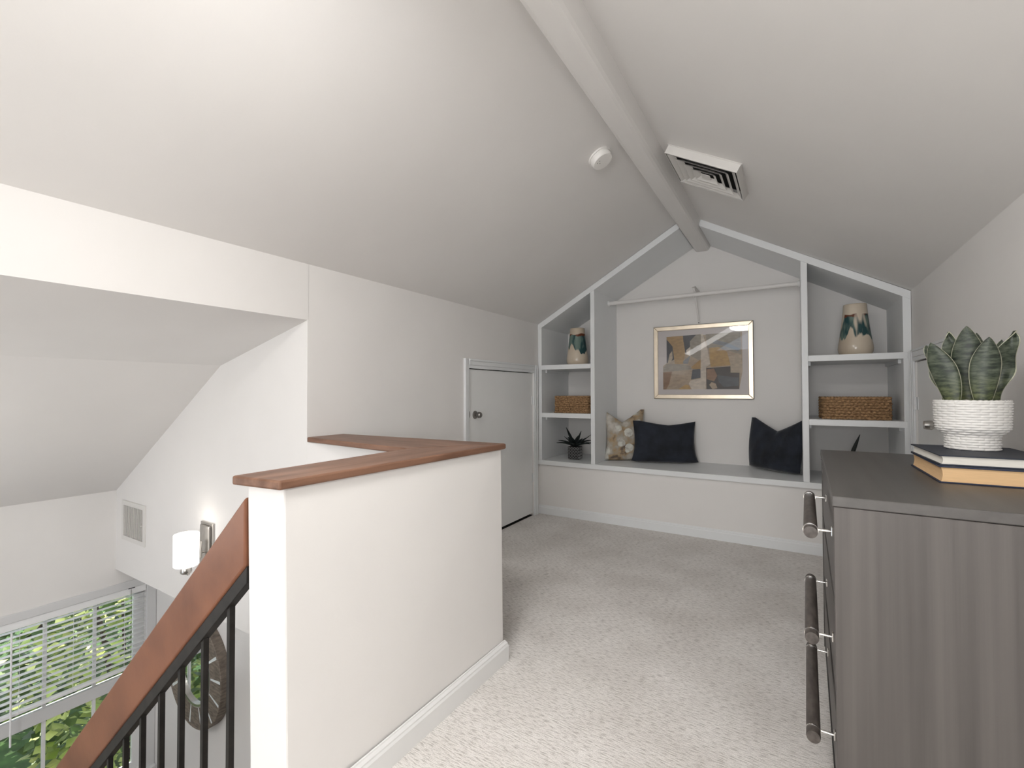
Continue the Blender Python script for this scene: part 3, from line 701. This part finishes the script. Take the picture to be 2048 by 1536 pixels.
obj('frame_edge', eb, 'frame_edge', pf)
obj('mat_board', B((px0+fwid-.004, YB-.010, pz0+fwid-.004), (px1-fwid+.004, YB-.006, pz1-fwid+.004)), 'mat_board', pf)
obj('glazing', B((px0+fwid-.002, YB-.0190, pz0+fwid-.002), (px1-fwid+.002, YB-.0175, pz1-fwid+.002)), 'glass', pf)
# print: flat colour shapes, coordinates measured on the picture (0..1 across, 0..1 up)
ax0, ax1, az0, az1 = px0+.094, px1-.098, pz0+.098, pz1-.100
cols = {'ochre': (.40, .255, .105), 'tan': (.42, .33, .24), 'navy': (.030, .034, .048), 'cream': (.60, .53, .45), 'stone': (.30, .265, .21), 'char': (.055, .050, .048), 'slate': (.085, .095, .115), 'sand': (.47, .39, .29), 'gold': (.46, .30, .12), 'rust': (.28, .165, .10), 'bluegrey': (.22, .235, .25)}
for k, c in cols.items(): MT['art_'+k] = mat('print_'+k, c, .7, var=.13, vscale=22, detail=6, stretch=(1, 1, 2))
shapes = [
 ('tan', [(.05, .96), (1, 1), (1, .30), (.96, 0), (0, 0), (0, .44), (.05, .49)]),
 ('navy', [(.05, .95), (.49, .985), (.37, .70), (.05, .49)]),
 ('ochre', [(.05, .985), (.27, .99), (.285, .80), (.30, .66), (.265, .47), (.16, .47), (.13, .80), (.05, .94)]),
 ('sand', [(.09, .66), (.125, .72), (.13, .58), (.10, .49), (.065, .50)]),
 ('navy', [(.27, .99), (.44, .995), (.39, .90), (.30, .78), (.275, .88)]),
 ('stone', [(.44, .995), (.50, 1), (.505, .50), (.36, .62), (.36, .88)]),
 ('bluegrey', [(.27, .52), (.37, .63), (.33, .47), (.27, .47)]),
 ('cream', [(.31, .72), (.365, .78), (.365, .60), (.31, .66)]),
 ('stone', [(.0, .40), (.05, .48), (.22, .47), (.36, .43), (.38, .36), (0, .33)]),
 ('ochre', [(.37, .40), (.50, .55), (.505, .36), (.40, .37)]),
 ('rust', [(0, .32), (.12, .33), (.08, .10), (.04, 0), (0, 0)]),
 ('tan', [(.14, .33), (.39, .34), (.37, .12), (.20, 0), (.10, 0)]),
 ('gold', [(.20, 0), (.365, 0), (.35, .07), (.30, .09)]),
 ('slate', [(.39, .36), (.49, .37), (.50, .21), (.37, .18)]),
 ('cream', [(.36, .16), (.50, .20), (.555, .18), (.555, 0), (.38, 0), (.34, .10)]),
 ('cream', [(.505, 1.0), (.525, 1.0), (.58, .73), (.615, .45), (.56, .40), (.56, .10), (.49, .10)]),
 ('stone', [(.56, .99), (.98, 1.0), (.99, .60), (.80, .70), (.66, .62), (.58, .74)]),
 ('gold', [(.60, .74), (.72, .75), (.82, .66), (.86, .42), (.62, .40), (.615, .47)]),
 ('bluegrey', [(.64, .82), (.80, .76), (.95, .66), (.98, .70), (.82, .82), (.68, .88)]),
 ('sand', [(.84, .58), (.99, .60), (1.0, .28), (.855, .28), (.86, .45)]),
 ('char', [(.565, .38), (.86, .40), (.86, .29), (.965, .285), (.96, 0), (.565, 0)]),
 ('rust', [(.57, .36), (.66, .37), (.70, .24), (.66, .14), (.57, .18)]),
 ('slate', [(.70, .25), (.955, .20), (.955, .06), (.78, .04), (.72, .12)]),
 ('tan', [(.63, .13), (.68, .10), (.70, .02), (.64, .0), (.60, .08)]),
]
names = list(cols); pm = MB(); mi = []
for k, (c, pts) in enumerate(shapes):
    P = [(ax0+(ax1-ax0)*x, YB-.0102-.00006*k, az0+(az1-az0)*z) for x, z in pts]
    pm.add(P, [tuple(range(len(P)))]); mi.append(names.index(c))
pm.mi = mi
obj('print', pm, ['art_'+k for k in names], pf)

# ------------------------------------------------------------ smoke detector, ceiling vent
sl = math.atan(KS)
def on_left(x): return ZK+KS*(x-XL)
sd = thing('smoke_detector', 'round white smoke detector on the left ceiling slope', 'smoke detector', (-1.03, 2.75, on_left(-1.03))); sd.rotation_euler = (0, -sl, 0)
obj('base_plate', MB().lathe([(0, 0), (.076, 0), (.076, -.010), (0, -.010)], 48), 'plastic', sd, local=True, smooth=True)
dbody = obj('body', MB().lathe([(0, -.010), (.068, -.010), (.068, -.020), (.070, -.021), (.068, -.040), (.062, -.046), (0, -.047)], 48), 'plastic', sd, local=True, smooth=True)
for a, b in ((-.030, -.028), (-.012, -.030), (-.020, -.010)): obj('sounder_hole', MB().lathe([(0, -.0468), (.0032, -.0468), (.0032, -.0476), (0, -.0476)], 10, (a, b, 0)), 'dark_nickel', dbody, local=True)
vx = -.437; vt = thing('ceiling_vent', 'square white louvred air diffuser on the right ceiling slope', 'vent', (vx, 3.115, zc(vx))); vt.rotation_euler = (0, sl, 0)
a = .228
def ring(b0, z0, b1, z1, t=.002):
    m = MB(); v = []
    for (h, z) in ((b0, z0), (b1, z1), (b1-t, z1), (b0-t, z0)): v += [(-h, -h, z), (h, -h, z), (h, h, z), (-h, h, z)]
    f = []
    for L_ in range(4):
        for i in range(4): f.append((L_*4+i, L_*4+(i+1) % 4, ((L_+1) % 4)*4+(i+1) % 4, ((L_+1) % 4)*4+i))
    return m.add(v, f)
obj('outer_frame', ring(a, 0, a, -.055, .003), 'vent', vt, local=True)
obj('lip', ring(a+.006, 0, a+.006, -.006, .008), 'vent', vt, local=True)
obj('duct', B((-a+.004, -a+.004, -.004), (a-.004, a-.004, -.001)), 'vent_dark', vt, local=True)
for i in range(4):
    b0 = a-.012-.046*i; obj('louver', ring(b0-.034, -.034, b0, -.054, .002), 'vent', vt, local=True)
obj('center_plate', B((-.030, -.030, -.050), (.030, .030, -.046)), 'vent', vt, local=True)

LX0, LY0 = -.795, .66  # unseen ceiling fixture added to brighten the loft
cl = thing('added_ceiling_light', 'added white semi-flush ceiling light below the ridge beam, out of view', 'added ceiling lamp', (LX0, LY0, 2.755))
obj('canopy', MB().lathe([(0, 2.755), (.065, 2.755), (.065, 2.735), (.0, 2.73)], 28, (LX0, LY0, 0)), 'nickel', cl, smooth=True)
obj('stem', MB().tube([(LX0, LY0, 2.735), (LX0, LY0, 2.525)], .010, 12), 'nickel', cl, smooth=True)
obj('pan', MB().lathe([(0, 2.530), (.215, 2.522), (.222, 2.510), (.222, 2.503), (0, 2.503)], 48, (LX0, LY0, 0)), 'trim_white', cl, smooth=True)
obj('diffuser', MB().lathe([(.0005, 2.502), (.218, 2.502)]+[(.218*math.cos(a_), 2.502-.070*math.sin(a_)) for a_ in [PI/2*k/10 for k in range(1, 10)]]+[(.0005, 2.432)], 48, (LX0, LY0, 0)), 'globe', cl, smooth='all')
hp_ = thing('added_pendant_light', 'added globe pendant over the stair hall, out of view', 'added ceiling lamp', (-3.6, -.3, zo(-3.6)))  # unseen pendant added to brighten the hall
obj('cord', MB().tube([(-3.6, -.3, zo(-3.6)+.01), (-3.6, -.3, .57)], .004, 8), 'iron', hp_)
obj('globe', MB().lathe([(.0005, .58)]+[(.13*math.sin(PI*k/16), .45+.13*math.cos(PI*k/16)) for k in range(1, 16)]+[(.0005, .32)], 28, (-3.6, -.3, 0)), 'added_globe_hall', hp_, smooth='all')

# ------------------------------------------------------------ wall register, sconce
wr = thing('wall_register', 'white wall register with upright louvers near the sloping ceiling', 'vent', (-4.63, YW, .235))
rx0, rx1, rz0, rz1 = -4.855, -4.415, .075, .400
def rframe(): 
    m = MB(); q = .036
    m.box((rx0, YW-.010, rz0), (rx0+q, YW-.0005, rz1)); m.box((rx1-q, YW-.010, rz0), (rx1, YW-.0005, rz1)); m.box((rx0+q, YW-.010, rz0), (rx1-q, YW-.0005, rz0+q)); m.box((rx0+q, YW-.010, rz1-q), (rx1-q, YW-.0005, rz1)); return m
obj('frame', rframe(), 'vent', wr)
obj('dark_back', B((rx0+.036, YW-.002, rz0+.036), (rx1-.036, YW-.0008, rz1-.036)), 'dark_nickel', wr)
for i in range(15):
    x = rx0+.048+(rx1-rx0-.096)*i/14
    obj('louver', B((x-.002, YW-.0085, rz0+.037), (x+.002, YW-.003, rz1-.037)), 'vent', wr)
obj('lever', MB().lathe([(0, 0), (.006, 0), (.005, -.014), (0, -.015)], 10, (rx1-.052, YW-.008, .235), 'y'), 'vent', wr)
SX, SY = -3.44, 1.495
sc_ = thing('wall_sconce', 'lit wall sconce with opal glass shade and satin nickel arm', 'wall lamp', (SX, YW, .25))
obj('back_plate', B((SX-.082, YW-.014, .10), (SX+.082, YW-.0005, .415)), 'nickel', sc_, bevel=.004)
obj('inner_plate', B((SX-.062, YW-.028, .118), (SX+.062, YW-.014, .397)), 'nickel', sc_, bevel=.004)
arc = [(SX, YW-.05, .30), (SX, YW-.05, .19)]+[(SX, YW-.05-.075*math.sin(t_), .19-.07*(1-math.cos(t_))) for t_ in [PI/2*i/8 for i in range(1, 9)]]+[(SX, SY, .120)]
for dx in (-.008, .008): obj('arm', MB().tube([(p[0]+dx, p[1], p[2]) for p in arc], .0065, 10), 'nickel', sc_, smooth=True)
obj('arm_stub', MB().tube([(SX, YW-.028, .22), (SX, YW-.05, .22)], .007, 10), 'nickel', sc_, smooth=True)
obj('cup', MB().lathe([(0, .112), (.030, .112), (.034, .122), (.030, .145), (.022, .158), (0, .160)], 28, (SX, SY, 0)), 'nickel', sc_, smooth=True)
obj('foot_bar', B((SX-.035, SY-.008, .104), (SX+.035, SY+.008, .116)), 'nickel', sc_, bevel=.003)
obj('glass_shade', MB().lathe([(0, .160), (.066, .160), (.072, .166), (.073, .366), (.071, .369), (.068, .366), (.067, .172), (0, .170)], 40, (SX, SY, 0)), 'shade', sc_, smooth=True)
obj('bulb', MB().lathe([(0, .172), (.014, .172), (.016, .21), (.028, .25), (.030, .275), (.022, .30), (0, .308)], 20, (SX, SY, 0)), 'shade', sc_, smooth=True)
lp = bpy.data.lights.new('sconce_lamp', 'POINT'); lp.energy = .3; lp.color = (1, .93, .83); lp.shadow_soft_size = .05
lo = bpy.data.objects.new('sconce_lamp', lp); C.objects.link(lo); lo.location = (SX, SY, .44)

# ------------------------------------------------------------ round mirror
MX, MZ, MR, MI = -4.15, -.945, .435, .255
mr = thing('round_mirror', 'round weathered-wood mirror with radiating mirrored strips', 'mirror', (MX, YLW, MZ))
yb0, yf0 = YLW-.001, YLW-.072
obj('outer_rim', MB().lathe([(MR-.02, yb0), (MR, yb0), (MR, yf0+.004), (MR-.004, yf0), (MR-.014, yf0), (MR-.02, yf0+.01)], 72, (MX, 0, MZ), 'y', ring=True), 'mirror_wood', mr, smooth=True)
def wedge(a0, a1, r0_, r1_, y0, y1, n=6):
    m = MB(); v = []
    for i in range(n+1):
        t_ = a0+(a1-a0)*i/n
        for r, y in ((r0_, y0), (r1_, y0), (r1_, y1), (r0_, y1)): v.append((MX+r*math.cos(t_), y, MZ+r*math.sin(t_)))
    f = [(i*4+j, i*4+(j+1) % 4, i*4+4+(j+1) % 4, i*4+4+j) for i in range(n) for j in range(4)]+[(3, 2, 1, 0), (n*4, n*4+1, n*4+2, n*4+3)]
    return m.add(v, f)
NS = 14
for i in range(NS):
    a0 = 2*PI*i/NS+.10; a1 = 2*PI*(i+1)/NS+.10; g = .030
    obj('wood_segment', wedge(a0+g, a1-g, MI+.012, MR-.016, yf0+.034, yf0+.004), 'mirror_wood', mr)
    c_ = a0; d_ = Vector((math.cos(c_), 0, math.sin(c_))); e2 = Vector((-math.sin(c_), 0, math.cos(c_)))*.012
    ctr = Vector((MX, 0, MZ)); p0, p1 = ctr+d_*(MI+.012), ctr+d_*(MR-.018); ys, ye = Vector((0, yf0+.034, 0)), Vector((0, yf0+.006, 0))
    obj('mirror_strip', MB().hexa([p0-e2+ys, p1-e2+ys, p1+e2+ys, p0+e2+ys, p0-e2+ye, p1-e2+ye, p1+e2+ye, p0+e2+ye]), 'mirror_strip', mr)
obj('inner_ring', MB().lathe([(MI-.012, yf0+.03), (MI-.012, yf0+.004), (MI, yf0), (MI+.012, yf0+.004), (MI+.012, yf0+.03)], 72, (MX, 0, MZ), 'y', ring=True), 'nickel', mr, smooth=True)
obj('backing', MB().lathe([(0, yb0), (MR-.02, yb0), (MR-.02, yf0+.034), (0, yf0+.034)], 72, (MX, 0, MZ), 'y'), 'mirror_wood', mr)
obj('mirror_glass', MB().lathe([(0, yf0+.029), (MI-.008, yf0+.029), (MI-.010, yf0+.024), (0, yf0+.024)], 72, (MX, 0, MZ), 'y'), 'mirror', mr)

# ------------------------------------------------------------ window and blind
wn = thing('window_1', 'white multi-pane double-hung window of the stair hall', 'window', (XW-.08, .9, WZ0), kind='structure')
xw0, xw1 = XW-.10, XW-.065
def wbox(n, a, b, m='trim_white', par=None): return obj(n, B(a, b), m, par or wn, bevel=.002)
wbox('frame', (xw0, WY1-.075, WZ0), (xw1, WY1, WZ1)); wbox('frame', (xw0, WY0, WZ0), (xw1, WY0+.05, WZ1))
wbox('frame', (xw0, WY0+.05, WZ1-.05), (xw1, WY1-.075, WZ1)); wbox('frame', (xw0, WY0+.05, WZ0), (xw1, WY1-.075, WZ0+.06))
wbox('meeting_rail', (xw0, WY0+.05, -1.275), (xw1+.01, WY1-.075, -1.175), 'grey_trim')
mu = [1.215-.305*k for k in range(5)]; mu = [1.52]+mu
for (z0, z1) in ((-1.175, WZ1-.05), (WZ0+.06, -1.275)):
    ys_ = sorted([y for y in mu if y > WY0+.1]+[WY0+.05, WY1-.075])
    for y in ys_[1:-1]: wbox('muntin', (xw0+.008, y-.011, z0), (xw1-.004, y+.011, z1))
    for p, q in zip(ys_, ys_[1:]): obj('pane', B((xw0+.016, p+.005, z0), (xw0+.020, q-.005, z1)), 'glass', wn)
tr = thing('trim_4', 'window head casing and sill of the stair hall', 'trim', (XW, .9, WZ1), kind='structure')
obj('head_casing', B((XW-.001, WY0-.06, WZ1-.01), (XW+.014, YLW-.002, WZ1+.055)), 'grey_trim', tr, bevel=.003)
obj('jamb_casing', B((XW-.001, WY1-.004, WZ0), (XW+.012, YLW-.002, WZ1-.01)), 'grey_trim', tr, bevel=.003)
obj('sill', B((XW-.03, WY0-.06, WZ0-.03), (XW+.05, YLW-.002, WZ0)), 'grey_trim', tr, bevel=.004)
bl = thing('window_blind', 'white horizontal slat blind lowered over the upper sash', 'blind', (XW-.02, .9, -1.12))
by0, by1, xb = WY0+.015, WY1-.006, XW-.028
obj('head_rail', B((xb-.024, by0, -.470), (xb+.030, by1, -.412)), 'slat', bl, bevel=.003)
zsl = [-.492-.0430*i for i in range(14)]
tl = math.radians(-3)
for z in zsl:
    c_, s_ = math.cos(tl)*.0225, math.sin(tl)*.0225
    obj('slat', MB().hexa([(xb-c_, by0, z+s_), (xb+c_, by0, z-s_), (xb+c_, by1, z-s_), (xb-c_, by1, z+s_), (xb-c_, by0, z+s_+.0026), (xb+c_, by0, z-s_+.0026), (xb+c_, by1, z-s_+.0026), (xb-c_, by1, z+s_+.0026)]), 'slat', bl)
obj('bottom_rail', B((xb-.024, by0, -1.118), (xb+.024, by1, -1.096)), 'slat', bl, bevel=.003)
for y in (1.70, 1.365, 1.06, .5): obj('ladder_cord', MB().tube([(xb+.024, y, -.47), (xb+.024, y, -1.11)], .0014, 6), 'slat', bl)
obj('tilt_wand', MB().tube([(xb+.045, 1.012, -.48), (xb+.047, 1.014, -1.32)], .006, 8), 'slat', bl, smooth=True)
obj('lift_cord', MB().tube([(xb+.034, 1.742, -.425), (xb+.034, 1.744, -1.02)], .0016, 6), 'dark_nickel', bl)
obj('cord_lock', B((xb+.028, 1.722, -.418), (xb+.036, 1.768, -.410)), 'vent_dark', bl)

# ------------------------------------------------------------ outside
struct('ground', B((-16, -8, -3.1), (XW-.13, 10, -3.0)), 'grass', 'grass outside the stair-hall window', 'ground')
def shrub(label, cx, cy, rx, ry, z0, z1, n, mats, seed):
    rnd = random.Random(seed); t = thing('shrub', label, 'shrub', (cx, cy, -3.0), 'shrubs outside the window')
    m = MB(); mi = []
    for _ in range(n):
        a = rnd.random()*2*PI; k = .35+.65*rnd.random()**.5; z = z0+(z1-z0)*rnd.random()
        env = math.sin(PI*min(1, .12+.88*(z-z0)/(z1-z0)*.95))**.5
        p = Vector((cx+rx*k*env*math.cos(a), cy+ry*k*env*math.sin(a), z)); L_ = .07+.08*rnd.random(); W_ = L_*(.40+.2*rnd.random())
        d = Vector((rnd.uniform(-1, 1), rnd.uniform(-1, 1), rnd.uniform(-.6, .5))).normalized(); s_ = d.cross(Vector((rnd.uniform(-.4, .4), rnd.uniform(-.4, .4), 1))).normalized(); nn_ = d.cross(s_)
        m.add([p, p+d*L_*.45+s_*W_+nn_*.006, p+d*L_, p+d*L_*.45-s_*W_+nn_*.006], [(0, 1, 2), (0, 2, 3)]); q = 0 if rnd.random() < .55 else 1; mi += [q, q]
    m.mi = mi
    obj('foliage', m, mats, t)
    for i in range(5):
        a = rnd.random()*6.28; obj('stem', MB().tube([(cx, cy, -3.0), (cx+.3*rx*math.cos(a), cy+.3*ry*math.sin(a), z0+.5*(z1-z0)), (cx+.7*rx*math.cos(a), cy+.7*ry*math.sin(a), z1-.2)], [.025, .016, .006], 6), 'bark', t)
    return t
shrub('leafy shrub outside the right end of the window', -6.5, 2.25, .75, .95, -2.95, .1, 3400, ['leaf_a', 'leaf_b'], 1)
shrub('leafy shrub outside the middle of the window', -6.6, .25, .75, .95, -2.95, -.1, 3400, ['leaf_b', 'leaf_a'], 2)
shrub('taller shrub farther out beyond the window', -9.0, 2.3, .9, 1.5, -2.95, .5, 3600, ['leaf_b', 'leaf_b'], 3)
